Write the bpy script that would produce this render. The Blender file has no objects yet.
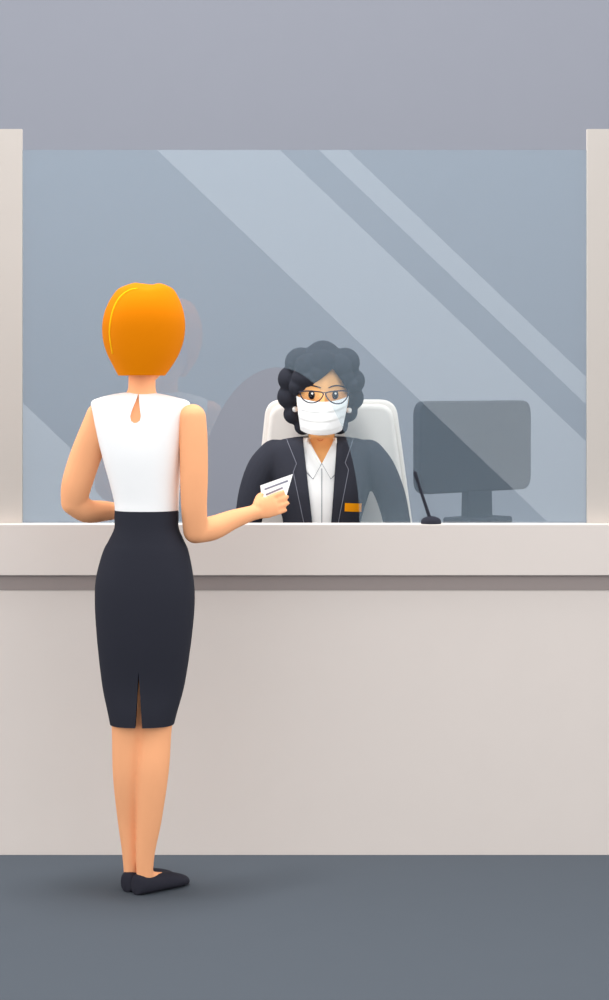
import bpy, bmesh, math
import numpy as np
from mathutils import Vector, Matrix
from mathutils.bvhtree import BVHTree

scene = bpy.context.scene
C = scene.collection
F, CX, HY, HC = 2100.0, 304.5, 385.0, 1.4      # focal length in pixels, principal column, horizon row, eye height

# ------------------------------------------------------------------ camera, light, exposure
cd = bpy.data.cameras.new('camera')
cd.lens, cd.sensor_width, cd.shift_y = F * 36 / 1000, 36, -0.115
cam = bpy.data.objects.new('camera', cd)
C.objects.link(cam)
cam.location, cam.rotation_euler = (0, 0, HC), (math.pi / 2, 0, 0)
scene.camera = cam
scene.view_settings.view_transform = 'Standard'
scene.view_settings.look = 'None'
scene.view_settings.exposure = 0.0
scene.view_settings.gamma = 1.0
scene.view_settings.use_curve_mapping = False

ZENITH, HORIZON, GROUND = 0.75, 2.45, 1.8        # daylight of the hall by height
DIM_PATCH, ADDED_BANDS = 0.32, 1.25                    # dim patch in the sky; slanted bright bands added for the glass to reflect


def build_world():
    w = bpy.data.worlds.new('hall_daylight')
    scene.world = w
    w.use_nodes = True
    nt = w.node_tree
    nt.nodes.clear()
    N = nt.nodes.new
    tc, sep = N('ShaderNodeTexCoord'), N('ShaderNodeSeparateXYZ')
    nt.links.new(tc.outputs['Generated'], sep.inputs[0])

    def m(op, a, b=None, c=None):
        n = N('ShaderNodeMath')
        n.operation = op
        for i, v in enumerate((a, b, c)):
            if v is None:
                continue
            if isinstance(v, (int, float)):
                n.inputs[i].default_value = v
            else:
                nt.links.new(v, n.inputs[i])
        return n.outputs[0]
    X, Y, Z = sep.outputs
    z = m('MAXIMUM', Z, 0.0)
    base = m('MULTIPLY_ADD', z, ZENITH - HORIZON, HORIZON)
    low = m('LESS_THAN', Z, 0.0)
    base = m('ADD', m('MULTIPLY', base, m('SUBTRACT', 1.0, low)), m('MULTIPLY', low, GROUND))
    # bright slanted bands on a dim patch, put into the sky as glass reflections
    yy = m('MAXIMUM', m('MULTIPLY', Y, -1.0), 0.02)
    u, v = m('DIVIDE', X, yy), m('DIVIDE', Z, yy)
    s = m('MULTIPLY_ADD', v, 1.05, u)
    tot = None
    for a, b in ((-0.30, -0.143), (0.0473, 0.1058), (0.1244, 0.1382)):
        k = m('MULTIPLY', m('GREATER_THAN', s, a), m('LESS_THAN', s, b))
        tot = k if tot is None else m('ADD', tot, k)
    lim = m('MULTIPLY', m('LESS_THAN', m('ABSOLUTE', u), 0.34), m('LESS_THAN', m('ABSOLUTE', m('SUBTRACT', v, 0.03)), 0.13))
    lim = m('MULTIPLY', lim, m('LESS_THAN', Y, 0.0))
    tot = m('MULTIPLY', tot, lim)
    st = m('ADD', m('MULTIPLY', base, m('SUBTRACT', 1.0, lim)), m('MULTIPLY', lim, DIM_PATCH))
    st = m('MULTIPLY_ADD', tot, ADDED_BANDS, st)
    bg, out = N('ShaderNodeBackground'), N('ShaderNodeOutputWorld')
    bg.inputs['Color'].default_value = (1, 1, 1, 1)
    nt.links.new(st, bg.inputs['Strength'])
    nt.links.new(bg.outputs[0], out.inputs[0])


build_world()

lamp = bpy.data.lights.new('ceiling_downlight', 'POINT')
lamp.energy, lamp.shadow_soft_size = 480, 0.42
lo = bpy.data.objects.new('ceiling_downlight', lamp)
lo.location = (-0.40, 5.84, 4.7)
C.objects.link(lo)


# ------------------------------------------------------------------ materials
def lin(c):
    c = c / 255.0
    return c / 12.92 if c <= 0.04045 else ((c + 0.055) / 1.055) ** 2.4


def mat(name, rgb, E=1.0, rough=0.85, spec=0.08, var=0.012, scale=40):
    m = bpy.data.materials.new(name)
    m.use_nodes = True
    nt = m.node_tree
    b = nt.nodes['Principled BSDF']
    b.inputs['Roughness'].default_value = rough
    b.inputs['Specular IOR Level'].default_value = spec
    col = [min(0.96, lin(v) / E) for v in rgb]
    tx, no, mx = nt.nodes.new('ShaderNodeTexCoord'), nt.nodes.new('ShaderNodeTexNoise'), nt.nodes.new('ShaderNodeMix')
    mx.data_type = 'RGBA'
    no.inputs['Scale'].default_value = scale
    nt.links.new(tx.outputs['Object'], no.inputs['Vector'])
    nt.links.new(no.outputs['Fac'], mx.inputs[0])

    mx.inputs[6].default_value = [v * (1 - var) for v in col] + [1]
    mx.inputs[7].default_value = [min(0.98, v * (1 + var)) for v in col] + [1]
    nt.links.new(mx.outputs[2], b.inputs['Base Color'])
    return m


def glass_mat(name, tint, refl, fac, haze=None, hfac=0.0):
    m = bpy.data.materials.new(name)
    m.use_nodes = True
    nt = m.node_tree
    nt.nodes.clear()
    t, g = nt.nodes.new('ShaderNodeBsdfTransparent'), nt.nodes.new('ShaderNodeBsdfGlossy')
    mx, o = nt.nodes.new('ShaderNodeMixShader'), nt.nodes.new('ShaderNodeOutputMaterial')
    t.inputs['Color'].default_value = (*tint, 1)
    g.inputs['Color'].default_value = (*refl, 1)
    g.inputs['Roughness'].default_value = 0.0
    mx.inputs[0].default_value = fac
    nt.links.new(t.outputs[0], mx.inputs[1])
    nt.links.new(g.outputs[0], mx.inputs[2])
    res = mx.outputs[0]
    if haze:
        d, mh = nt.nodes.new('ShaderNodeBsdfDiffuse'), nt.nodes.new('ShaderNodeMixShader')
        d.inputs['Color'].default_value = (*haze, 1)
        mh.inputs[0].default_value = hfac
        nt.links.new(res, mh.inputs[1])
        nt.links.new(d.outputs[0], mh.inputs[2])
        res = mh.outputs[0]
    nt.links.new(res, o.inputs[0])
    return m


M = dict(
    wall=mat('violet_grey_plaster', (159, 162, 173), 1.42, scale=6),
    floor=mat('slate_floor', (107, 115, 125), 1.644, scale=8),
    counter=mat('beige_laminate', (217, 208, 202), 0.993, scale=10),
    strip=mat('taupe_band', (149, 139, 136), 0.954),
    post=mat('beige_post_paint', (216, 208, 201), 1.298, scale=10),
    ginger=mat('ginger_hair', (230, 130, 0), 1.051),
    shine=mat('yellow_hair_shine', (255, 196, 22), 1.0),
    skin=mat('skin_peach', (250, 178, 130), 1.0, rough=0.7),
    skin2=mat('skin_apricot', (254, 168, 110), 0.8, rough=0.7),
    crease_shade=mat('skin_crease_shade', (228, 134, 84), 1.0),
    white=mat('white_cloth', (255, 255, 255), 1.0),
    dark=mat('charcoal_cloth', (48, 49, 58), 1.080),
    dark2=mat('charcoal_jacket', (47, 48, 56), 0.8),
    shoe=mat('charcoal_leather', (46, 46, 55), 1.0),
    hair2=mat('black_curls', (46, 47, 55), 0.92),
    plastic=mat('charcoal_plastic', (47, 48, 57), 0.95),
    line=mat('grey_thread', (128, 130, 142), 1.0),
    paper=mat('white_paper', (255, 255, 255), 1.0),
    ink=mat('grey_ink', (128, 130, 145), 1.0),
    pad=mat('cream_chair_pad', (228, 220, 214), 1.016),
    rim=mat('beige_chair_edge', (214, 206, 200), 0.9),
    orange=mat('orange_badge', (232, 134, 10), 0.68),
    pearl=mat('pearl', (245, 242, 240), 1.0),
    eye=mat('dark_eye', (34, 34, 42), 1.0, rough=0.4),
    wire=mat('dark_wire', (60, 60, 72), 1.0),
    steel=mat('grey_steel', (150, 152, 158), 1.0),
    desk=mat('desk_laminate', (205, 197, 192), 1.0),
    glass=glass_mat('tinted_glass', (0.955, 0.985, 0.99), (0.97, 0.98, 1.0), 0.052, (0.56, 0.78, 0.97), 0.053),
    lens=glass_mat('clear_lens', (0.985, 0.985, 0.985), (1, 1, 1), 0.004),
)


# ------------------------------------------------------------------ geometry helpers
def W(px, py, D):
    return Vector(((px - CX) * D / F, D, HC - (py - HY) * D / F))


def ring_faces(bm, rings):
    n = len(rings[0])
    for a, b in zip(rings[:-1], rings[1:]):
        for i in range(n):
            j = (i + 1) % n
            bm.faces.new((a[i], a[j], b[j], b[i]))
    bm.faces.new(list(reversed(rings[0])))
    bm.faces.new(rings[-1])


def spline(rows, per=5):
    """Catmull-Rom through the rows of numbers."""
    P = np.array(rows, float)
    out = []
    for i in range(len(P) - 1):
        p0, p1, p2, p3 = P[max(i - 1, 0)], P[i], P[i + 1], P[min(i + 2, len(P) - 1)]
        for k in range(per):
            t = k / per
            out.append(0.5 * (2 * p1 + (p2 - p0) * t + (2 * p0 - 5 * p1 + 4 * p2 - p3) * t * t + (3 * p1 - p0 - 3 * p2 + p3) * t ** 3))
    out.append(P[-1])
    return out


def stack(bm, secs, seg=40, per=4, n=2.2, smooth=True):
    """Horizontal rounded sections (z, xl, xr, yc, ry) skinned into a closed body."""
    rows = spline(secs, per) if smooth else [np.array(s, float) for s in secs]
    if rows[0][0] > rows[-1][0]:
        rows = rows[::-1]
    rings = []
    for z, xl, xr, yc, ry in rows:
        r = []
        for k in range(seg):
            a = 2 * math.pi * k / seg
            c, s = math.cos(a), math.sin(a)
            r.append(bm.verts.new(((xl + xr) / 2 + (xr - xl) / 2 * math.copysign(abs(c) ** (2 / n), c),
                                   yc + ry * math.copysign(abs(s) ** (2 / n), s), z)))
        rings.append(r)
    ring_faces(bm, rings)


def tube(bm, pts, rs, seg=12, per=5, flat=1.0, up=(0, 0, 1), round_ends=True):
    rows = spline([(*p, r) for p, r in zip(pts, rs)], per)
    P = [Vector(r[:3]) for r in rows]
    R = [max(r[3], 1e-4) for r in rows]
    T = [((P[min(i + 1, len(P) - 1)] - P[max(i - 1, 0)]).normalized()) for i in range(len(P))]
    ref = Vector(up)
    if abs(T[0].dot(ref)) > 0.95:
        ref = Vector((0, 1, 0))
    side = T[0].cross(ref).normalized()
    rings = []

    def ring(c, t, s, r):
        b = s.cross(t).normalized()
        return [bm.verts.new(c + s * (r * math.cos(2 * math.pi * k / seg)) + b * (r * flat * math.sin(2 * math.pi * k / seg))) for k in range(seg)]
    if round_ends:
        for a in (80, 60, 35, 15):
            a = math.radians(a)
            rings.append(ring(P[0] - T[0] * R[0] * math.sin(a) * min(1, flat + .2), T[0], side, R[0] * math.cos(a)))
    for i in range(len(P)):
        side = (side - T[i] * side.dot(T[i])).normalized()
        rings.append(ring(P[i], T[i], side, R[i]))
    if round_ends:
        for a in (15, 35, 60, 80):
            a = math.radians(a)
            rings.append(ring(P[-1] + T[-1] * R[-1] * math.sin(a) * min(1, flat + .2), T[-1], side, R[-1] * math.cos(a)))
    ring_faces(bm, rings)


def ball(bm, c, rx, ry=None, rz=None, sub=3, rot=None):
    ry, rz = ry or rx, rz or rx
    mtx = Matrix.Translation(c) @ (rot.to_4x4() if rot else Matrix()) @ Matrix.Diagonal((rx, ry, rz, 1))
    bmesh.ops.create_icosphere(bm, subdivisions=sub, radius=1, matrix=mtx)


def box(bm, x0, x1, y0, y1, z0, z1, bev=0.0):
    t = bmesh.new()
    bmesh.ops.create_cube(t, size=1, matrix=Matrix.Translation(((x0 + x1) / 2, (y0 + y1) / 2, (z0 + z1) / 2)) @ Matrix.Diagonal((x1 - x0, y1 - y0, z1 - z0, 1)))
    if bev:
        bmesh.ops.bevel(t, geom=t.edges[:], offset=bev, segments=3, affect='EDGES', profile=0.5)
    merge(bm, t)


def merge(bm, t, mtx=None):
    if mtx:
        bmesh.ops.transform(t, matrix=mtx, verts=t.verts)
    me = bpy.data.meshes.new('tmp')
    t.to_mesh(me)
    t.free()
    bm.from_mesh(me)
    bpy.data.meshes.remove(me)


def rounded(poly, rad, seg=8):
    out, n = [], len(poly)
    for i in range(n):
        p, a, b = Vector(poly[i]), Vector(poly[i - 1]), Vector(poly[(i + 1) % n])
        r = rad[i] if isinstance(rad, (list, tuple)) else rad
        p0, p1 = p + (a - p).normalized() * r, p + (b - p).normalized() * r
        for k in range(seg + 1):
            t = k / seg
            out.append(p0 * (1 - t) ** 2 + p * 2 * t * (1 - t) + p1 * t * t)
    return out


def prism(bm, poly, y0, y1, bev=0.0, seg=3):
    """(x, z) outline given depth from y0 to y1."""
    t = bmesh.new()
    a = [t.verts.new((p[0], y0, p[1])) for p in poly]
    b = [t.verts.new((p[0], y1, p[1])) for p in poly]
    t.faces.new(a)
    t.faces.new(list(reversed(b)))
    for i in range(len(a)):
        j = (i + 1) % len(a)
        t.faces.new((a[j], a[i], b[i], b[j]))
    bmesh.ops.recalc_face_normals(t, faces=t.faces)
    if bev:
        es = [e for e in t.edges if abs(e.verts[0].co.y - e.verts[1].co.y) < 1e-6]
        bmesh.ops.bevel(t, geom=es, offset=bev, segments=seg, affect='EDGES', profile=0.5)
    merge(bm, t)


def to_mesh(bm, name='m'):
    bmesh.ops.recalc_face_normals(bm, faces=bm.faces)
    me = bpy.data.meshes.new(name)
    bm.to_mesh(me)
    bm.free()
    return me


def bake(me, voxel=None, smooth=0, cutters=(), subsurf=0):
    o = bpy.data.objects.new('tmp', me)
    C.objects.link(o)
    if voxel:
        r = o.modifiers.new('r', 'REMESH')
        r.mode, r.voxel_size = 'VOXEL', voxel
    if smooth:
        s = o.modifiers.new('s', 'SMOOTH')
        s.factor, s.iterations = 0.5, smooth
    tmp = []
    for cme in cutters:
        co = bpy.data.objects.new('cut', cme)
        C.objects.link(co)
        tmp.append(co)
        b = o.modifiers.new('b', 'BOOLEAN')
        b.operation, b.object, b.solver = 'DIFFERENCE', co, 'EXACT'
    bpy.context.view_layer.update()
    dg = bpy.context.evaluated_depsgraph_get()
    res = bpy.data.meshes.new_from_object(o.evaluated_get(dg))
    for t in tmp + [o]:
        d = t.data
        bpy.data.objects.remove(t)
        bpy.data.meshes.remove(d)
    return res


def link(name, me, material, parent=None, loc=None, smooth=True, angle=None):
    """One mesh object; me is in world coordinates. A child shares its thing's origin."""
    if isinstance(me, bmesh.types.BMesh):
        me = to_mesh(me, name)
    me.name = name
    o = bpy.data.objects.new(name, me)
    C.objects.link(o)
    if parent is not None:
        base = Vector(parent['base_point'])
        o.parent = parent
    else:
        base = Vector(loc if loc else (0, 0, 0))
        o.location = base
    o['base_point'] = tuple(base)
    me.transform(Matrix.Translation(-base))
    me.materials.clear()
    me.materials.append(material)
    for p in me.polygons:
        p.use_smooth = smooth
        p.material_index = 0
    if smooth and angle:
        me.set_sharp_from_angle(angle=math.radians(angle))
    me.update()
    return o


def thing(name, label, cat, loc, group=None):
    o = bpy.data.objects.new(name, None)
    o.empty_display_size = 0.1
    C.objects.link(o)
    o.location = loc
    o['base_point'] = tuple(loc)
    return tag(o, label, cat, group)


def tag(o, label, cat, group=None):
    o['label'], o['category'] = label, cat
    if group:
        o['group'] = group
    return o


def structure(o):
    o['kind'] = 'structure'
    return o


def bvh_of(*objs):
    vs, fs = [], []
    for o in objs:
        b = Vector(o['base_point'])
        k = len(vs)
        vs += [v.co + b for v in o.data.vertices]
        fs += [[i + k for i in p.vertices] for p in o.data.polygons]
    return BVHTree.FromPolygons(vs, fs)


def drape(bvh, px, py, D, off=0.0):
    p = W(px, py, D)
    hit = bvh.ray_cast(Vector((p.x, p.y - 1.0, p.z)), Vector((0, 1, 0)))[0]
    if hit is None:
        near = bvh.find_nearest(p)[0]
        return Vector((p.x, near.y - off, p.z))
    return Vector((p.x, hit.y - off, p.z))


def strip(bm, A, B, bvh, D, off, thick, n=6, m=8):
    """A thin piece of cloth between two outlines, lying on the surface below it."""
    a, b = spline(A, m) if len(A) < 3 else A, B
    rows = []
    for i in range(len(A)):
        rows.append([drape(bvh, A[i][0] + (B[i][0] - A[i][0]) * k / n, A[i][1] + (B[i][1] - A[i][1]) * k / n, D, off) for k in range(n + 1)])
    f = [[bm.verts.new(p) for p in r] for r in rows]
    g = [[bm.verts.new(p + Vector((0, thick, 0))) for p in r] for r in rows]
    R, K = len(f), n + 1
    for i in range(R - 1):
        for k in range(K - 1):
            bm.faces.new((f[i][k], f[i][k + 1], f[i + 1][k + 1], f[i + 1][k]))
            bm.faces.new((g[i][k], g[i + 1][k], g[i + 1][k + 1], g[i][k + 1]))
    for i in range(R - 1):
        bm.faces.new((f[i][0], f[i + 1][0], g[i + 1][0], g[i][0]))
        bm.faces.new((f[i][-1], g[i][-1], g[i + 1][-1], f[i + 1][-1]))
    for k in range(K - 1):
        bm.faces.new((f[0][k], g[0][k], g[0][k + 1], f[0][k + 1]))
        bm.faces.new((f[-1][k], f[-1][k + 1], g[-1][k + 1], g[-1][k]))


def lerp_poly(pts, n):
    out = []
    for a, b in zip(pts[:-1], pts[1:]):
        for k in range(n):
            out.append((a[0] + (b[0] - a[0]) * k / n, a[1] + (b[1] - a[1]) * k / n))
    out.append(pts[-1])
    return out


# ------------------------------------------------------------------ the setting
bm = bmesh.new()
box(bm, -5, 5, -3.0, 11.2, -0.1, 0)
structure(link('floor', bm, M['floor'], smooth=False))
bm = bmesh.new()
box(bm, -5, 5, 11.0, 11.2, 0, 4.6)
structure(link('wall_back', bm, M['wall'], smooth=False))

FY, BY, GY, TOP = 6.24, 6.32, 6.312, 0.9855
cnt = thing('reception_counter', 'long beige reception counter with a thick top ledge above a darker taupe band', 'counter', (0, 6.285, 0))
bm = bmesh.new()
box(bm, -2.6, 2.6, 6.255, 6.315, 0, 0.79, 0.001)
link('front_panel', bm, M['counter'], cnt, smooth=False)
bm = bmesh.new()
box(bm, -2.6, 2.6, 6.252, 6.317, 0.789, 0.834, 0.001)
link('taupe_ledge_band', bm, M['strip'], cnt, smooth=False)  # darker taupe band below the ledge
bm = bmesh.new()
box(bm, -2.6, 2.6, FY, BY, 0.834, TOP, 0.002)
link('ledge', bm, M['counter'], cnt, smooth=False)

for sx, lab in ((-1, 'beige upright post at the end of the glass nearer the ginger haired visitor'),
                (1, 'beige upright post at the end of the glass nearer the computer monitor')):
    bm = bmesh.new()
    x0 = 0.8475
    xa, xb = sorted((sx * x0, sx * 1.25))
    box(bm, xa, xb, 6.295, 6.316, TOP, 2.1675)
    tag(link('partition_post', bm, M['post'], loc=((xa + xb) / 2, 6.305, TOP), smooth=False), lab, 'post')

# glass screen with its arched speaking and passing opening
GX0, GX1, GZ1 = -0.8475, 0.8475, 2.1063
acx = (277.5 - CX) * GY / F
aw, ah = 82 * GY / F, 155.5 * GY / F
arch = [(acx + aw * math.cos(t), TOP + ah * math.sin(t)) for t in np.linspace(math.pi, 0, 65)]
bm = bmesh.new()
y0, y1 = GY - 0.004, GY + 0.004
# strips from the arch up to the top edge and out to the sides keep every face planar and simple
out_pts = []
for (x, z), t in zip(arch, np.linspace(math.pi, 0, 65)):
    out_pts.append((x, GZ1))


def quad(pts):
    for yy, rev in ((y0, False), (y1, True)):
        vs = [bm.verts.new((p[0], yy, p[1])) for p in pts]
        bm.faces.new(vs[::-1] if rev else vs)


for i in range(64):
    quad([arch[i], arch[i + 1], out_pts[i + 1], out_pts[i]])
quad([(GX0, TOP), arch[0], out_pts[0], (GX0, GZ1)])
quad([arch[-1], (GX1, TOP), (GX1, GZ1), out_pts[-1]])
edge = [(GX0, TOP)] + arch + [(GX1, TOP), (GX1, GZ1)] + out_pts[::-1] + [(GX0, GZ1)]
for a, b in zip(edge, edge[1:] + edge[:1]):
    vs = [bm.verts.new((a[0], y0, a[1])), bm.verts.new((b[0], y0, b[1])), bm.verts.new((b[0], y1, b[1])), bm.verts.new((a[0], y1, a[1]))]
    bm.faces.new(vs)
bmesh.ops.remove_doubles(bm, verts=bm.verts, dist=1e-5)
tag(link('glass_screen', bm, M['glass'], loc=(0, GY, TOP), smooth=False),
    'large clear blue-tinted glass screen with an arched opening, standing on the counter', 'glass screen')

# worktop on the clerk's side
dk = thing('desk', 'beige work desk behind the counter under the computer monitor', 'desk', (0, 6.6, 0))
bm = bmesh.new()
box(bm, -1.6, 1.6, 6.322, 6.80, 0.905, 0.94, 0.003)
link('desktop', bm, M['desk'], dk, smooth=False)
for x in (-1.45, 1.45):
    bm = bmesh.new()
    box(bm, x - 0.02, x + 0.02, 6.40, 6.78, 0, 0.905, 0.002)
    link('side_panel', bm, M['desk'], dk, smooth=False)


# ------------------------------------------------------------------ people: shared pieces
def head(bm, cx, cy, zc, zt, hw, hd, s):
    """A skull with jaw, nose, brow, lips and ears; s is +1 when it looks along +y."""
    H = zt - zc
    prof = [(0.0, .30, .38, .42), (.03, .42, .30, .54), (.10, .60, .20, .68), (.22, .80, .08, .86), (.38, .94, .01, .97), (.52, .99, 0, 1), (.66, 1.0, -.01, 1.0),
            (.80, .92, -.02, .92), (.91, .68, -.03, .68), (.975, .36, -.03, .36), (1.0, .10, -.03, .10)]
    stack(bm, [(zc + t * H, cx - w * hw, cx + w * hw, cy + s * o * hd, d * hd) for t, w, o, d in prof], n=2.1, per=4)
    f = cy + s * hd
    tube(bm, [(cx, f - s * .012, zc + .53 * H), (cx, f + s * .006, zc + .42 * H), (cx, f + s * .014, zc + .34 * H)], [.007, .009, .013], seg=10)
    for e in (-1, 1):
        ball(bm, (cx + e * .012, f + s * .004, zc + .325 * H), .007, .008, .006, 2)
        ball(bm, (cx + e * (hw + .004), cy - s * .005, zc + .42 * H), .008, .016, .030, 3)
    ball(bm, (cx, f - s * .012, zc + .205 * H), .022, .010, .006, 2)
    ball(bm, (cx, f - s * .013, zc + .175 * H), .018, .010, .006, 2)


def hand(bm, wrist, h, n, k=1.0, curl=0.35, thumb_h=0.6, thumb_n=-0.6, side=1, up=None):
    """h: along the fingers, n: out of the back of the hand, side: thumb towards side*(n x h)."""
    h = Vector(h).normalized()
    n = (Vector(n) - h * Vector(n).dot(h)).normalized()
    u = n.cross(h).normalized() * side
    w = Vector(wrist)
    kn = w + h * .062 * k
    # palm: a flattened closed block
    tube(bm, [w - h * .012 * k, w + h * .015 * k, w + h * .04 * k, kn], [.021 * k, .025 * k, .031 * k, .030 * k], seg=16, per=4, flat=.42, up=n)
    tips = []
    for i, L in enumerate((.058, .066, .060, .046)):
        b = kn + u * (.0225 - .0155 * i) * k - h * .006 * k
        c1, c2 = curl * .6, curl * 1.5
        d1 = (h - n * c1 + u * (.06 - .04 * i)).normalized()
        d2 = (h - n * c2 + u * (.04 - .03 * i)).normalized()
        p1 = b + d1 * L * .5 * k
        p2 = p1 + d2 * L * .32 * k
        p3 = p2 + (d2 - n * curl * .5).normalized() * L * .22 * k
        r = (.0080 if i < 3 else .0068) * k
        tube(bm, [b, p1, p2, p3], [r * 1.05, r, r * .93, r * .8], seg=10, per=4)
        tips.append(p3)
    b = w + h * .018 * k + u * .020 * k
    d = (h * thumb_h + u * .55 + n * thumb_n).normalized()
    d2 = (h * 1.0 + u * .15 + n * thumb_n * .6).normalized()
    p1 = b + d * .030 * k
    p2 = p1 + d2 * .028 * k
    tube(bm, [b - d * .008 * k, p1, p2], [.012 * k, .0098 * k, .0078 * k], seg=10, per=4)
    return kn, u, h, n, tips


def shoe(bm, heel, toe, k=1.0):
    """A flat pump: heel and toe are floor points."""
    a, b = Vector(heel), Vector(toe)
    d = (b - a).normalized()
    s = Vector((d.y, -d.x, 0))
    L = (b - a).length
    secs = [(-.02, .006, .030), (.0, .022, .050), (.08, .031, .056), (.25, .034, .050), (.45, .036, .047), (.65, .040, .042), (.82, .035, .033), (.93, .022, .024), (1.0, .006, .013)]
    rings = []
    for t, w, hh in spline(secs, 4):
        c = a + d * (t * L)
        r = []
        for q in range(20):
            an = 2 * math.pi * q / 20
            ca, sa = math.cos(an), math.sin(an)
            zz = hh * (0.5 + 0.5 * math.copysign(abs(sa) ** .75, sa))
            wid = w * math.copysign(abs(ca) ** .8, ca) * (1.0 if sa < 0 else 1 - .18 * sa)
            r.append(bm.verts.new(c + s * wid + Vector((0, 0, zz + .0005))))
        rings.append(r)
    ring_faces(bm, rings)


# ------------------------------------------------------------------ the visitor
D = 5.80


def secs_px(rows, D, yoff=0.0):
    """(py, xl, xr, ry[, dy]) measured at distance D -> (z, xl, xr, yc, ry)"""
    out = []
    for r in rows:
        py, xl, xr, ry = r[:4]
        dy = r[4] if len(r) > 4 else 0
        out.append((W(0, py, D).z, W(xl, 0, D).x, W(xr, 0, D).x, D + yoff + dy, ry))
    return out


BLOUSE = [(392.5, 124, 153, .040), (394.5, 112, 164, .052), (397.5, 100, 177, .066), (402, 91.5, 189, .080), (412, 92.5, 190, .094), (430, 96, 187, .104),
          (455, 102, 183, .106), (480, 109, 180, .098), (500, 114, 179, .090), (512, 115, 178.5, .088)]
SKIRT = [(510, 115, 178.5, .089), (517, 114.6, 178.5, .090), (528, 114.5, 178.6, .093), (540, 109, 183.5, .100), (552, 103, 188.5, .108), (578, 96.3, 193.3, .118), (604, 95.3, 194.6, .120),
         (640, 97.5, 191.4, .112), (684, 102.3, 184.7, .095, .003), (710, 107.8, 177.8, .090, -.003), (723, 110.4, 174.4, .087, -.004)]

bm = bmesh.new()
# trunk under the clothes
stack(bm, secs_px([(r[0] + 2, r[1] + 4, r[2] - 4, r[3] - .007) for r in BLOUSE[2:-1]] + [(r[0], r[1] + 4, r[2] - 4, r[3] - .009) for r in SKIRT[1:8]], D))
# neck and head
stack(bm, secs_px([(340, 129, 156, .047, .005), (365, 128.5, 155.5, .046), (382, 128.5, 155.5, .046), (391, 127.5, 156, .048), (400, 120, 160, .052), (415, 112, 168, .055)], D))
hx = W(143.5, 0, D).x
head(bm, hx, D + .02, W(0, 381, D).z, W(0, 292, D).z, .083, .098, 1)
# arms: the one holding the card is a little nearer than the trunk, the other reaches round in front
tube(bm, [W(192.5, 417.5, D - .045), W(193.5, 440, D - .05), W(194, 475, D - .055), W(194, 506, D - .05), W(195.5, 531, D - .03)],
     [.0375, .039, .0385, .036, .0345], seg=20)
wr = W(254, 512.5, 5.925)
tube(bm, [W(195.5, 531, D - .03), W(213, 528, D + .02), W(233, 519.5, 5.87), W(254, 512.5, 5.925)], [.0345, .034, .0275, .021], seg=20)
hh = (W(290, 499, 5.99) - wr)
nn = Vector((.30, -1, .12))
kn, hu, hd_, hn, tips = hand(bm, wr, hh, nn, 1.0, curl=.10, thumb_h=.75, thumb_n=-.50, side=1)
if hu.z < 0:
    print('THUMB DOWN')
tube(bm, [W(100, 416, D + .015), W(95, 432, D + .02), W(85, 458, D + .03), W(76.5, 485, D + .035), W(74, 502, D + .045)], [.039, .043, .044, .0425, .037], seg=20)
lw = W(121, 511, 5.985)
tube(bm, [W(74, 502, D + .045), W(87, 511, D + .065), W(104, 511, D + .115), lw], [.037, .0335, .029, .021], seg=20)
hand(bm, lw, Vector((.9, .25, .05)), Vector((.25, 1, 0)), 1.0, curl=.35, thumb_h=.7, thumb_n=-.2, side=-1)
# legs, ankles, feet
tube(bm, [W(130, 600, D), W(129, 680, D - .025), W(128.5, 730, D - .014), W(128.5, 775, D - .008), W(130, 820, D + .015), W(131.5, 852, D + .02), W(132, 876, D + .025)],
     [.074, .056, .0465, .0435, .0345, .0265, .0225], seg=20)
tube(bm, [W(160, 600, D), W(157, 680, D - .025), W(154.5, 730, D - .015), W(152.5, 770, D - .03), W(149, 820, D - .025), W(145.5, 852, D - .02), W(144.5, 880, D - .015)],
     [.074, .055, .0475, .0455, .0350, .0265, .0220], seg=20)
heelR, toeR = Vector((W(137, 0, 5.785).x, 5.765, 0)), Vector((W(188, 0, 5.92).x, 5.905, 0))
heelL, toeL = Vector((W(127, 0, 5.81).x, 5.80, 0)), Vector((W(173, 0, 5.96).x, 5.955, 0))
for a, b, ank in ((heelR, toeR, W(144.5, 872, D - .015)), (heelL, toeL, W(132, 870, D + .025))):
    d = b - a
    tube(bm, [ank, a + d * .28 + Vector((0, 0, .035)), a + d * .55 + Vector((0, 0, .026)), a + d * .8 + Vector((0, 0, .017))], [.021, .022, .018, .011], seg=14)
me = bake(to_mesh(bm), voxel=0.0042, smooth=5)
vis = link('person', me, M['skin'], loc=(W(145, 0, D).x, D, 0))
tag(vis, 'standing person seen from behind with ginger bob, white sleeveless blouse and dark pencil skirt', 'person')

# blouse with its teardrop keyhole
bm = bmesh.new()
stack(bm, secs_px(BLOUSE, D), per=6, seg=56)
tear = [(137.5, 392), (135.2, 401), (131.8, 410), (130.2, 416.5), (131.2, 421), (134, 423), (137, 422.8), (140.2, 420.5), (141, 416), (139.8, 408), (138.5, 399)]
cut = bmesh.new()
prism(cut, [(W(a, b, D - .09).x, W(a, b, D - .09).z) for a, b in tear], D - .2, D - .035)
blouse = link('blouse', bake(to_mesh(bm), cutters=[to_mesh(cut)]), M['white'], vis, angle=40)

# pencil skirt with a back slit
bm = bmesh.new()
stack(bm, secs_px(SKIRT, D), per=6, seg=64, n=2.5)
cut = bmesh.new()
prism(cut, [(W(a, b, D - .09).x, W(a, b, D - .09).z) for a, b in ((138.6, 671), (134.9, 731), (142.3, 731))], D - .2, D + .0)
skirt = link('skirt', bake(to_mesh(bm), cutters=[to_mesh(cut)]), M['dark'], vis, angle=40)

for a, b in ((heelR, toeR), (heelL, toeL)):
    bm = bmesh.new()
    shoe(bm, a, b)
    link('shoe', bm, M['shoe'], vis, angle=60)

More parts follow.
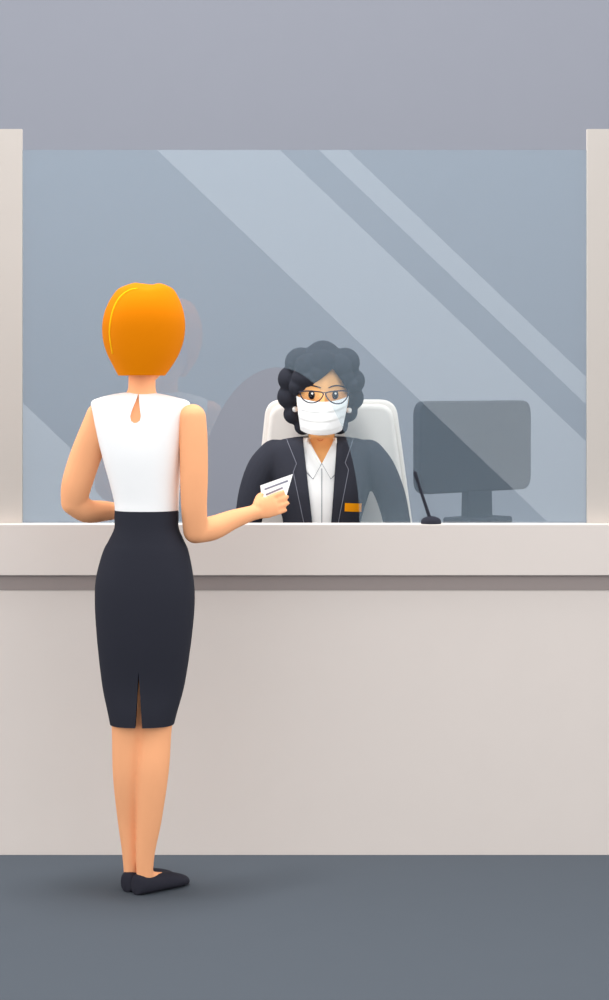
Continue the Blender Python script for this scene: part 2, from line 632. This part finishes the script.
# ginger bob
HAIR = [(282.8, 133, 160, .040), (284.8, 127, 165.5, .062), (289, 118, 173, .088), (297, 111.5, 178, .109), (305, 107.2, 181.3, .121), (314, 103.9, 183.7, .128), (326, 102, 184.8, .131),
        (340, 102.8, 183.3, .128), (354, 107, 178.5, .121), (366, 113, 171.5, .112), (375.5, 118, 164.5, .104)]
bm = bmesh.new()
stack(bm, secs_px(HAIR, D, .015), per=6, seg=56)
# the dip of the parting on the crown
for v in bm.verts:
    dx = (v.co.x - W(149, 0, D).x) / .022
    if v.co.z > W(0, 292, D).z:
        v.co.z -= .0075 * math.exp(-dx * dx) * min(1, (v.co.z - W(0, 292, D).z) / .015)
cut = bmesh.new()
prism(cut, rounded([(hx - .072, W(0, 390, D).z), (hx + .072, W(0, 390, D).z), (hx + .066, W(0, 318, D).z), (hx - .066, W(0, 318, D).z)], [.001, .001, .04, .04]), D + .062, D + .3)
ging = link('hair', bake(to_mesh(bm), cutters=[to_mesh(cut)]), M['ginger'], vis, angle=50)
ging['label'] = 'ginger bob haircut'
hb = bvh_of(ging)
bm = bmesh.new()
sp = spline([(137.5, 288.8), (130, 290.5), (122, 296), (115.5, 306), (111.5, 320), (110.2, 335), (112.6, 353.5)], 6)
tube(bm, [drape(hb, p[0], p[1], D - .06, .0005) for p in sp], [.0018 + .001 * math.sin(math.pi * i / (len(sp) - 1)) for i in range(len(sp))], seg=8, per=1)  # yellow strip modelled in as the light shining on the hair
st = link('painted_shine', bm, M['shine'], ging)
st['label'] = 'bright yellow highlight painted onto the hair'
# eyes and brows on the far side of the head
for e in (-1, 1):
    bm = bmesh.new()
    ball(bm, (hx + e * .033, D + .02 + .088, W(0, 337, D).z), .012, .010, .008, 3)
    link('eye', bm, M['eye'], vis)

# card in the visitor's hand: lies behind the fingers, pinched by the thumb
po = kn + hd_ * .03 - hn * .0125


def on_plane(px, py):
    r = (W(px, py, 1.0) - Vector((0, 0, HC)))
    o = Vector((0, 0, HC))
    return o + r * ((po - o).dot(hn) / r.dot(hn))


def plate(bm, pts, thick, off=0.0):
    a = [bm.verts.new(on_plane(*p) + hn * (off + thick / 2)) for p in pts]
    b = [bm.verts.new(on_plane(*p) + hn * (off - thick / 2)) for p in pts]
    bm.faces.new(a)
    bm.faces.new(b[::-1])
    for i in range(len(a)):
        j = (i + 1) % len(a)
        bm.faces.new((a[i], a[j], b[j], b[i]))


bm = bmesh.new()
quadc = [(260.3, 485.5), (292.8, 474.0), (285.5, 499.0), (263.0, 506.5)]
plate(bm, quadc, .0012)
cardm = link('paper_card', bm, M['paper'], loc=tuple(po), smooth=False)
tag(cardm, 'small white card with two grey lines held up by the ginger haired person', 'card')
for l0, l1 in (((264.4, 489.5), (287.8, 480.8)), ((265.8, 494.8), (282.6, 487.8))):
    bm = bmesh.new()
    d = Vector((l1[0] - l0[0], l1[1] - l0[1])).normalized()
    n2 = Vector((-d.y, d.x)) * .85
    plate(bm, [(l0[0] + n2.x, l0[1] + n2.y), (l1[0] + n2.x, l1[1] + n2.y), (l1[0] - n2.x, l1[1] - n2.y), (l0[0] - n2.x, l0[1] - n2.y)], .0004, .0008)
    link('printed_line', bm, M['ink'], cardm, smooth=False)['label'] = 'grey printed line'

# ------------------------------------------------------------------ the clerk
E = 7.05


def esec(rows, yoff=0.0):
    return secs_px(rows, E, yoff)


JACKET = [(436.5, 300, 344, .050), (438.5, 286, 358, .064), (442, 275, 369, .078), (450, 268, 375, .094), (468, 270, 373, .114), (490, 273.5, 370, .124), (510, 280, 364, .120),
          (526, 283, 361, .116), (560, 279, 365, .118), (600, 271, 373, .130), (612, 272, 372, .128)]
bm = bmesh.new()
stack(bm, esec([(r[0] + 3, r[1] + 9, r[2] - 9, r[3] - .026) for r in JACKET[1:]] + [(640, 274, 370, .115)]))
stack(bm, esec([(410, 309, 334, .045), (428, 308.5, 334.5, .045), (438, 307.5, 335.5, .046), (446, 300, 343, .052), (456, 294, 350, .062), (470, 290, 354, .08)]))
fx = W(322.5, 0, 7.0).x
HCZ, HTZ = W(0, 437, 7.0).z, W(0, 349, 7.0).z
head(bm, fx, 7.02, HCZ, HTZ, .089, .105, -1)
ARM_NEAR_CARD = [(275, 458), (263, 471), (253.5, 494), (248.5, 520), (245, 540)]
ARM_NEAR_SCREEN = [(368, 458), (379, 471), (390, 494), (396.5, 520), (400, 540)]
for s, bx in ((-1, 245), (1, 400)):
    tube(bm, [W(a, b, E + .008) for a, b in (ARM_NEAR_CARD if s < 0 else ARM_NEAR_SCREEN)], [.040, .036, .034, .031, .029], seg=16)
    wq = Vector((W(322, 0, E).x + s * .12, 6.90, .865))
    tube(bm, [W(bx, 540, E + .008), Vector((W(322, 0, E).x + s * .19, 6.99, .868)), wq], [.030, .027, .02], seg=16)
    hand(bm, wq, Vector((-s * .5, -.8, -.18)), Vector((0, -.1, 1)), .95, curl=.3, side=s)
    # thighs and shins, seated
    xx = W(322, 0, E).x + s * .085
    tube(bm, [(xx, 7.07, .745), (xx + s * .01, 6.85, .755), (xx + s * .02, 6.66, .745)], [.075, .066, .052], seg=16)
    tube(bm, [(xx + s * .02, 6.66, .745), (xx + s * .02, 6.69, .55), (xx + s * .02, 6.74, .33)], [.052, .047, .028], seg=16)
    tube(bm, [(xx + s * .02, 6.75, .315), (xx + s * .02, 6.66, .29)], [.026, .02], seg=12)
clerk = link('person', bake(to_mesh(bm), voxel=0.0042, smooth=4), M['skin2'], loc=(W(322, 0, E).x, E, 0.66))
tag(clerk, 'seated person with black curls, glasses and white face mask in dark jacket', 'person')
cb = bvh_of(clerk)

# shirt
bm = bmesh.new()
stack(bm, esec([(437.5, 302, 341, .056), (440, 292, 352, .066), (446, 285, 359, .078)] + [(r[0] + 1, r[1] + 6, r[2] - 6, r[3] - .012) for r in JACKET[3:]]), per=6)
cut = bmesh.new()
q = lambda a, b: (W(a, b, 6.95).x, W(a, b, 6.95).z)
prism(cut, [q(305, 428), q(308, 440), q(321.8, 464), q(334.5, 440), q(338, 428)], 6.7, 7.02)
shirt = link('shirt', bake(to_mesh(bm), cutters=[to_mesh(cut)]), M['white'], clerk, angle=40)

# jacket: trunk and sleeves in one cloth surface, cut open down the front
bm = bmesh.new()
stack(bm, esec(JACKET))
for s, rows in ((-1, [(275, 456), (263, 470), (253.5, 494), (248.5, 520), (245, 540)]), (1, [(368, 456), (379, 470), (390, 494), (396.5, 520), (400, 540)])):
    tube(bm, [W(a, b, E + .01) for a, b in rows], [.057, .056, .051, .046, .042], seg=20)
    wq = Vector((W(322, 0, E).x + s * .125, 6.91, .867))
    tube(bm, [W(rows[-1][0], rows[-1][1], E + .01), Vector((W(322, 0, E).x + s * .19, 6.99, .870)), wq], [.042, .038, .032], seg=16)
cut = bmesh.new()
prism(cut, [q(302.5, 420), q(303, 440), q(312.3, 522.5), q(320, 606), q(324, 606), q(331.2, 522.5), q(337, 440), q(337.5, 420)], 6.6, 7.03)
jacket = link('jacket', bake(to_mesh(bm), voxel=0.0045, smooth=5, cutters=[to_mesh(cut)]), M['dark2'], clerk, angle=50)
jb = bvh_of(jacket)
sb = bvh_of(shirt, clerk)

for pts in ([(286.6, 439.8), (296.6, 463.8), (293.2, 472.2), (303.8, 522.5), (309, 550)], [(353.4, 439.8), (345.2, 462.8), (348.6, 469.7), (338.3, 522.5), (333, 550)]):
    bm = bmesh.new()
    L = lerp_poly(pts, 12)
    tube(bm, [drape(jb, a, b, 6.95, .0006) for a, b in L], [.0012] * len(L), seg=6, per=1)
    link('lapel_piping', bm, M['line'], jacket)['label'] = 'grey lapel edge'
bm = bmesh.new()
L = lerp_poly([(321.8, 464), (321.8, 545)], 16)
tube(bm, [drape(sb, a, b, 6.94, .0006) for a, b in L], [.0012] * len(L), seg=6, per=1)
link('placket_line', bm, M['line'], shirt)['label'] = 'grey front seam'
for s in (-1, 1):
    A = lerp_poly([(321.9 + s * 13.2, 437.5), (321.9 + s * 8, 450), (321.9 + s * .3, 463.6)], 5)
    B = lerp_poly([(321.9 + s * 15.0, 438), (321.9 + s * 16, 470), (321.9 + s * 9, 479)], 5)
    bm = bmesh.new()
    strip(bm, A, B, sb, 6.94, .0025, .002)
    cl = link('collar', bm, M['white'], shirt, angle=40)
    kb = bvh_of(cl, shirt)
    bm = bmesh.new()
    L = lerp_poly([(321.9 + s * 15.5, 472.5), (321.9 + s * 9, 479), (321.9 + s * .3, 463.8)], 8)
    tube(bm, [drape(kb, a, b, 6.94, .0004) for a, b in L], [.0011] * len(L), seg=6, per=1)
    link('collar_edge', bm, M['line'], shirt)['label'] = 'grey collar edge'
bm = bmesh.new()
strip(bm, lerp_poly([(344.9, 503.0), (362.0, 504.2)], 5), lerp_poly([(344.6, 511.3), (361.8, 512.8)], 5), jb, 6.94, .004, .003)
link('name_badge', bm, M['orange'], jacket, smooth=False)['label'] = 'plain orange name badge'
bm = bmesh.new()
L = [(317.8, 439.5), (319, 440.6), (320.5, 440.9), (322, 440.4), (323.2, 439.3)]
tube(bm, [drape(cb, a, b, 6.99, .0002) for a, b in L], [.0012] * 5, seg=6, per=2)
link('painted_throat_crease', bm, M['crease_shade'], clerk)  # crease drawn as a darker line, its shade put into the colour

# trousers and shoes (below the desk)
bm = bmesh.new()
x0 = W(322, 0, E).x
stack(bm, [(.66, x0 - .16, x0 + .16, 7.07, .12), (.70, x0 - .175, x0 + .175, 7.06, .135), (.76, x0 - .172, x0 + .172, 7.06, .134)])
for s in (-1, 1):
    xx = x0 + s * .085
    tube(bm, [(xx, 7.07, .745), (xx + s * .01, 6.85, .755), (xx + s * .02, 6.66, .745)], [.083, .073, .060], seg=16)
    tube(bm, [(xx + s * .02, 6.66, .745), (xx + s * .02, 6.69, .55), (xx + s * .02, 6.74, .36)], [.060, .055, .045], seg=16)
link('trousers', bake(to_mesh(bm), voxel=.008, smooth=3), M['dark2'], clerk)
for s in (-1, 1):
    bm = bmesh.new()
    xx = x0 + s * .105
    shoe(bm, Vector((xx, 6.80, 0)), Vector((xx, 6.57, 0)))
    bmesh.ops.translate(bm, verts=bm.verts, vec=(0, 0, .262))
    link('shoe', bm, M['shoe'], clerk)

# curls
z2 = lambda a, b: (220 + a / 2.9, 330 + b / 2.9)
bm = bmesh.new()
ball(bm, (fx, 7.035, (HTZ + HCZ) / 2 + .035), .105, .118, .135, 4)
for a, b, r, dd in ((298, 84, 54, -.01), (234, 97, 47, -.01), (362, 95, 44, -.01), (206, 142, 39, .0), (383, 148, 38, .0), (203, 193, 38, .01), (381, 197, 37, .01),
                    (214, 243, 31, .01), (370, 238, 30, .01), (240, 280, 25, .01), (347, 278, 25, .01),
                    (298, 90, 54, .08), (240, 120, 50, .08), (358, 120, 48, .08), (225, 185, 45, .08), (365, 190, 45, .08), (298, 160, 60, .10), (240, 240, 36, .07), (350, 235, 36, .07), (298, 240, 50, .09)):
    c = W(*z2(a, b), 7.03)
    ball(bm, c + Vector((0, dd, 0)), r / 2.9 * 7.03 / F)
# forelock over the brow, both sides of the peaked parting
for a, b, r in ((255, 108, .046), (300, 98, .048), (345, 108, .046), (238, 140, .036), (262, 138, .034), (285, 125, .036), (312, 112, .036), (225, 165, .030), (358, 135, .036), (376, 160, .030)):
    u = (a - 300) / 75
    ball(bm, W(*z2(a, b), 6.938 + .03 * u * u), r, .036, r)
cut = bmesh.new()
g = lambda a, b: (W(*z2(a, b), 6.93).x, W(*z2(a, b), 6.93).z)
prism(cut, [g(327, 113), g(300, 137), g(262, 164), g(233, 180), g(221, 192), g(222, 235), g(228, 262), g(240, 330), g(345, 330), g(362, 262), g(370, 235), g(376, 205), g(372, 182), g(352, 146)], 6.6, 7.015)
curls = link('hair', bake(to_mesh(bm), voxel=.004, smooth=2, cutters=[to_mesh(cut)]), M['hair2'], clerk, angle=50)
curls['label'] = 'short black curly hair'

# eyes, brows, glasses, earrings, mask
for a in (266, 334):
    bm = bmesh.new()
    c = drape(cb, *z2(a, 188), 6.92)
    ball(bm, c + Vector((0, -.001, 0)), .0115, .008, .0150)
    ey = link('eye', bm, M['eye'], clerk)
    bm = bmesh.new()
    ball(bm, c + Vector((.0015, -.0082, .0040)), .0036, .0018, .0040, 2)  # white dot modelled in as light glinting on the eye
    link('glint', bm, M['pearl'], ey)['label'] = 'small white glint painted onto the eye'
for pts, r0 in (([(249, 160), (262, 160), (278, 163.5), (292, 167.5)], 1), ([(315, 168), (328, 162.5), (345, 161.5), (363, 166)], -1)):
    bm = bmesh.new()
    L = [(p[0], p[1]) for p in spline(pts, 4)]
    tube(bm, [drape(cb, *z2(a, b), 6.92, .0005) for a, b in L], [.0012 + .0012 * math.sin(math.pi * (i + 1) / (len(L) + 1)) for i in range(len(L))], seg=8, per=1)
    link('eyebrow', bm, M['hair2'], clerk)
gl_y = 6.864
lens_l = [(232, 179), (250, 177), (275, 178), (298, 182), (297, 193), (288, 204), (272, 211), (256, 210), (243, 203), (235, 192)]
lens_r = [(374, 179), (356, 176), (331, 178), (308, 182), (309, 193), (318, 205), (333, 213), (349, 213), (362, 205), (370, 193)]


def gp(a, b):
    x = W(*z2(a, b), gl_y)
    u = (a - 303) / 75
    return Vector((x.x, gl_y + .018 * u * u, x.z))


glasses = None
bm = bmesh.new()
for poly in (lens_l, lens_r):
    pts = [gp(*p) for p in poly]
    pts = [Vector(p) for p in spline(pts + pts[:1], 4)]
    tube(bm, pts, [.0021] * len(pts), seg=8, per=1)
tube(bm, [gp(297.5, 184), gp(303, 181), gp(308.5, 184)], [.0013] * 3, seg=8, per=3)
for s in (-1, 1):
    a = gp(232, 180) if s < 0 else gp(374, 180)
    tube(bm, [a, a + Vector((s * .004, .05, 0)), Vector((fx + s * .094, 7.02, a.z - .002))], [.0013] * 3, seg=8, per=3)
glasses = link('glasses', bm, M['wire'], clerk)
glasses['label'] = 'thin dark framed glasses'
for poly in (lens_l, lens_r):
    bm = bmesh.new()
    f = [bm.verts.new(gp(*p)) for p in poly]
    k = [bm.verts.new(gp(*p) + Vector((0, .0012, 0))) for p in poly]
    bm.faces.new(f)
    bm.faces.new(k[::-1])
    for i in range(len(f)):
        j = (i + 1) % len(f)
        bm.faces.new((f[i], f[j], k[j], k[i]))
    link('lens', bm, M['lens'], glasses, smooth=False)
for a, b in ((218, 230), (374, 233)):
    bm = bmesh.new()
    ball(bm, W(*z2(a, b), 6.985), .0095)
    link('earring', bm, M['pearl'], clerk)['label'] = 'white pearl earring'

bm = bmesh.new()
NU, NV = 36, 48
fr, bk = [], []
for j in range(NV + 1):
    v = j / NV
    xl, xr = 221 + 12 * v ** 1.2, 374 - 19 * v ** 1.2
    rf, rb = [], []
    for i in range(NU + 1):
        u = -1 + 2 * i / NU
        au = abs(u)
        top = 194 + 14 * (1 - u * u) - 3 * au ** 3
        bot = 290 + 15 * (1 - u * u) ** .7
        a, b = (xl + xr) / 2 + u * (xr - xl) / 2, top + (bot - top) * v
        y = 6.876 + .072 * au ** 2.3 + .030 * max(0, v - .45) ** 2 + .012 * (1 - v) ** 3 - .004 * (1 - u * u)
        y += .010 * (v > .9) * ((v - .9) / .1) ** 2 * .5
        ph = v * 3.6 - .25 + .10 * u
        saw = ph - math.floor(ph)
        fold = (saw if saw < .82 else (1 - saw) / .18 * .82)
        amp = .0065 * (0.35 + .65 * au) * min(1, max(0, (v - .05) / .1)) * min(1, max(0, (.96 - v) / .1))
        y -= amp * fold
        p = W(*z2(a, b), 6.92)
        rf.append(bm.verts.new((p.x, y, p.z)))
        rb.append(bm.verts.new((p.x, y + .003, p.z)))
    fr.append(rf)
    bk.append(rb)
for j in range(NV):
    for i in range(NU):
        bm.faces.new((fr[j][i], fr[j + 1][i], fr[j + 1][i + 1], fr[j][i + 1]))
        bm.faces.new((bk[j][i], bk[j][i + 1], bk[j + 1][i + 1], bk[j + 1][i]))
for j in range(NV):
    bm.faces.new((fr[j][0], bk[j][0], bk[j + 1][0], fr[j + 1][0]))
    bm.faces.new((fr[j][-1], fr[j + 1][-1], bk[j + 1][-1], bk[j][-1]))
for i in range(NU):
    bm.faces.new((fr[0][i], fr[0][i + 1], bk[0][i + 1], bk[0][i]))
    bm.faces.new((fr[-1][i], bk[-1][i], bk[-1][i + 1], fr[-1][i + 1]))
mask = link('face_mask', bm, M['white'], clerk, angle=45)
mask['label'] = 'white pleated face mask'

# ------------------------------------------------------------------ the clerk's chair
chx = W(333, 0, 7.3).x
ch = thing('office_chair', 'cream padded office chair behind the seated person', 'chair', (chx, 7.15, 0))


def back_poly(ins):
    pts = [(241 + ins, 640), (266.5 + ins, 399.5 + ins), (395.5 - ins, 399.5 + ins), (428 - ins, 640)]
    return rounded([(W(a, b, 7.3).x, W(a, b, 7.3).z) for a, b in pts], [.03, .055 - ins * .001, .055 - ins * .001, .03])


bm = bmesh.new()
prism(bm, back_poly(0), 7.275, 7.335, .012)
link('backrest', bm, M['rim'], ch, angle=40)['label'] = 'beige backrest edge'
bm = bmesh.new()
prism(bm, back_poly(4.5), 7.235, 7.285, .018, 4)
link('back_pad', bm, M['pad'], ch, angle=40)
bm = bmesh.new()
prism(bm, rounded([(chx - .24, .58), (chx + .24, .58), (chx + .24, .655), (chx - .24, .655)], .02), 6.84, 7.30, .02)
link('seat', bm, M['pad'], ch, angle=40)
bm = bmesh.new()
tube(bm, [(chx, 7.08, .10), (chx, 7.08, .35), (chx, 7.08, .59)], [.035, .03, .024], seg=16, round_ends=False)
link('gas_lift', bm, M['plastic'], ch, angle=40)
bm = bmesh.new()
ring = [(chx + .30 * math.cos(t), 7.08 + .38 * math.sin(t), .25) for t in np.linspace(0, 2 * math.pi, 33)]
tube(bm, ring, [.012] * 33, seg=8, per=1, round_ends=False)
for t in (0, 2.1, 4.2):
    tube(bm, [(chx, 7.08, .25), (chx + .15 * math.cos(t), 7.08 + .19 * math.sin(t), .25), (chx + .30 * math.cos(t), 7.08 + .38 * math.sin(t), .25)], [.009] * 3, seg=8)
link('foot_ring', bm, M['steel'], ch)
bm = bmesh.new()
for k in range(5):
    t = 2 * math.pi * k / 5 + .3
    d = Vector((math.cos(t), math.sin(t), 0))
    c = Vector((chx, 7.08, 0))
    tube(bm, [c + Vector((0, 0, .115)), c + d * .15 + Vector((0, 0, .10)), c + d * .29 + Vector((0, 0, .075))], [.026, .022, .016], seg=12)
link('star_base', bm, M['plastic'], ch)
for k in range(5):
    t = 2 * math.pi * k / 5 + .3
    p = Vector((chx + .29 * math.cos(t), 7.08 + .29 * math.sin(t), .032))
    bm = bmesh.new()
    for s in (-.012, .012):
        o = Vector((-math.sin(t), math.cos(t), 0)) * s
        bmesh.ops.create_cone(bm, cap_ends=True, segments=20, radius1=.031, radius2=.031, depth=.016,
                              matrix=Matrix.Translation(p + o) @ Vector((-math.sin(t), math.cos(t), 0)).to_track_quat('Z', 'Y').to_matrix().to_4x4())
    link('caster', bm, M['plastic'], ch, angle=40)

# ------------------------------------------------------------------ computer monitor seen from behind
MD = 6.61
mc = W(473.3, 0, MD)
mon = thing('computer_monitor', 'charcoal computer monitor turned towards the seated person, seen from the back', 'monitor', (mc.x, MD, .94))
yaw = math.radians(44)
RT = Matrix.Translation((mc.x, MD, 0)) @ Matrix.Rotation(yaw, 4, 'Z')
ztop, zbot = HC - 15.6 * MD / F, HC - 106.6 * MD / F
hw = .264


def part(name, build, m, parent=mon, angle=40, smooth=True):
    bm = bmesh.new()
    build(bm)
    bmesh.ops.transform(bm, matrix=RT, verts=bm.verts)
    return link(name, bm, m, parent, angle=angle, smooth=smooth)


hous = part('housing', lambda b: prism(b, rounded([(-hw, zbot), (hw, zbot), (hw, ztop), (-hw, ztop)], .045), -.018, .016, .007), M['plastic'])
part('screen', lambda b: prism(b, rounded([(-hw + .014, zbot + .03), (hw - .014, zbot + .03), (hw - .014, ztop - .014), (-hw + .014, ztop - .014)], .02), .0155, .0175), M['eye'], smooth=False)
nz = .985


def neck(b):
    x1, x2 = .056, .060
    prism(b, [(-x2 + .016, nz - .008), (x2 + .016, nz - .008), (x1 + .016, zbot + .012), (-x1 + .016, zbot + .012)], -.016, .014, .004)


part('stand_neck', neck, M['plastic'])
part('stand_base', lambda b: box(b, -.080, .122, -.060, .060, .9405, nz, .008), M['plastic'])

# ------------------------------------------------------------------ microphone on the ledge
mp = W(431, 0, 6.274)
mic = thing('desk_microphone', 'thin black gooseneck microphone on a round base on the counter ledge', 'microphone', (mp.x, 6.274, TOP))
bm = bmesh.new()
prof = [(.0298, 0), (.0305, .005), (.029, .011), (.0235, .017), (.014, .021), (.005, .0225)]
rings = []
for r, z in prof:
    rings.append([bm.verts.new((mp.x + r * math.cos(2 * math.pi * k / 32), 6.274 + r * math.sin(2 * math.pi * k / 32), TOP + z)) for k in range(32)])
ring_faces(bm, rings)
link('base', bm, M['plastic'], mic, angle=50)
bm = bmesh.new()
a, b = W(429.8, 518, 6.274), W(417.2, 480, 6.274)
tube(bm, [a, a.lerp(b, .5), b], [.0052, .0046, .0042], seg=12)
link('stem', bm, M['plastic'], mic)
bm = bmesh.new()
c = W(414.9, 472.6, 6.274)
tube(bm, [b.lerp(c, -.4), b.lerp(c, .4), c], [.0046, .0056, .005], seg=12)
link('mic_head', bm, M['plastic'], mic)
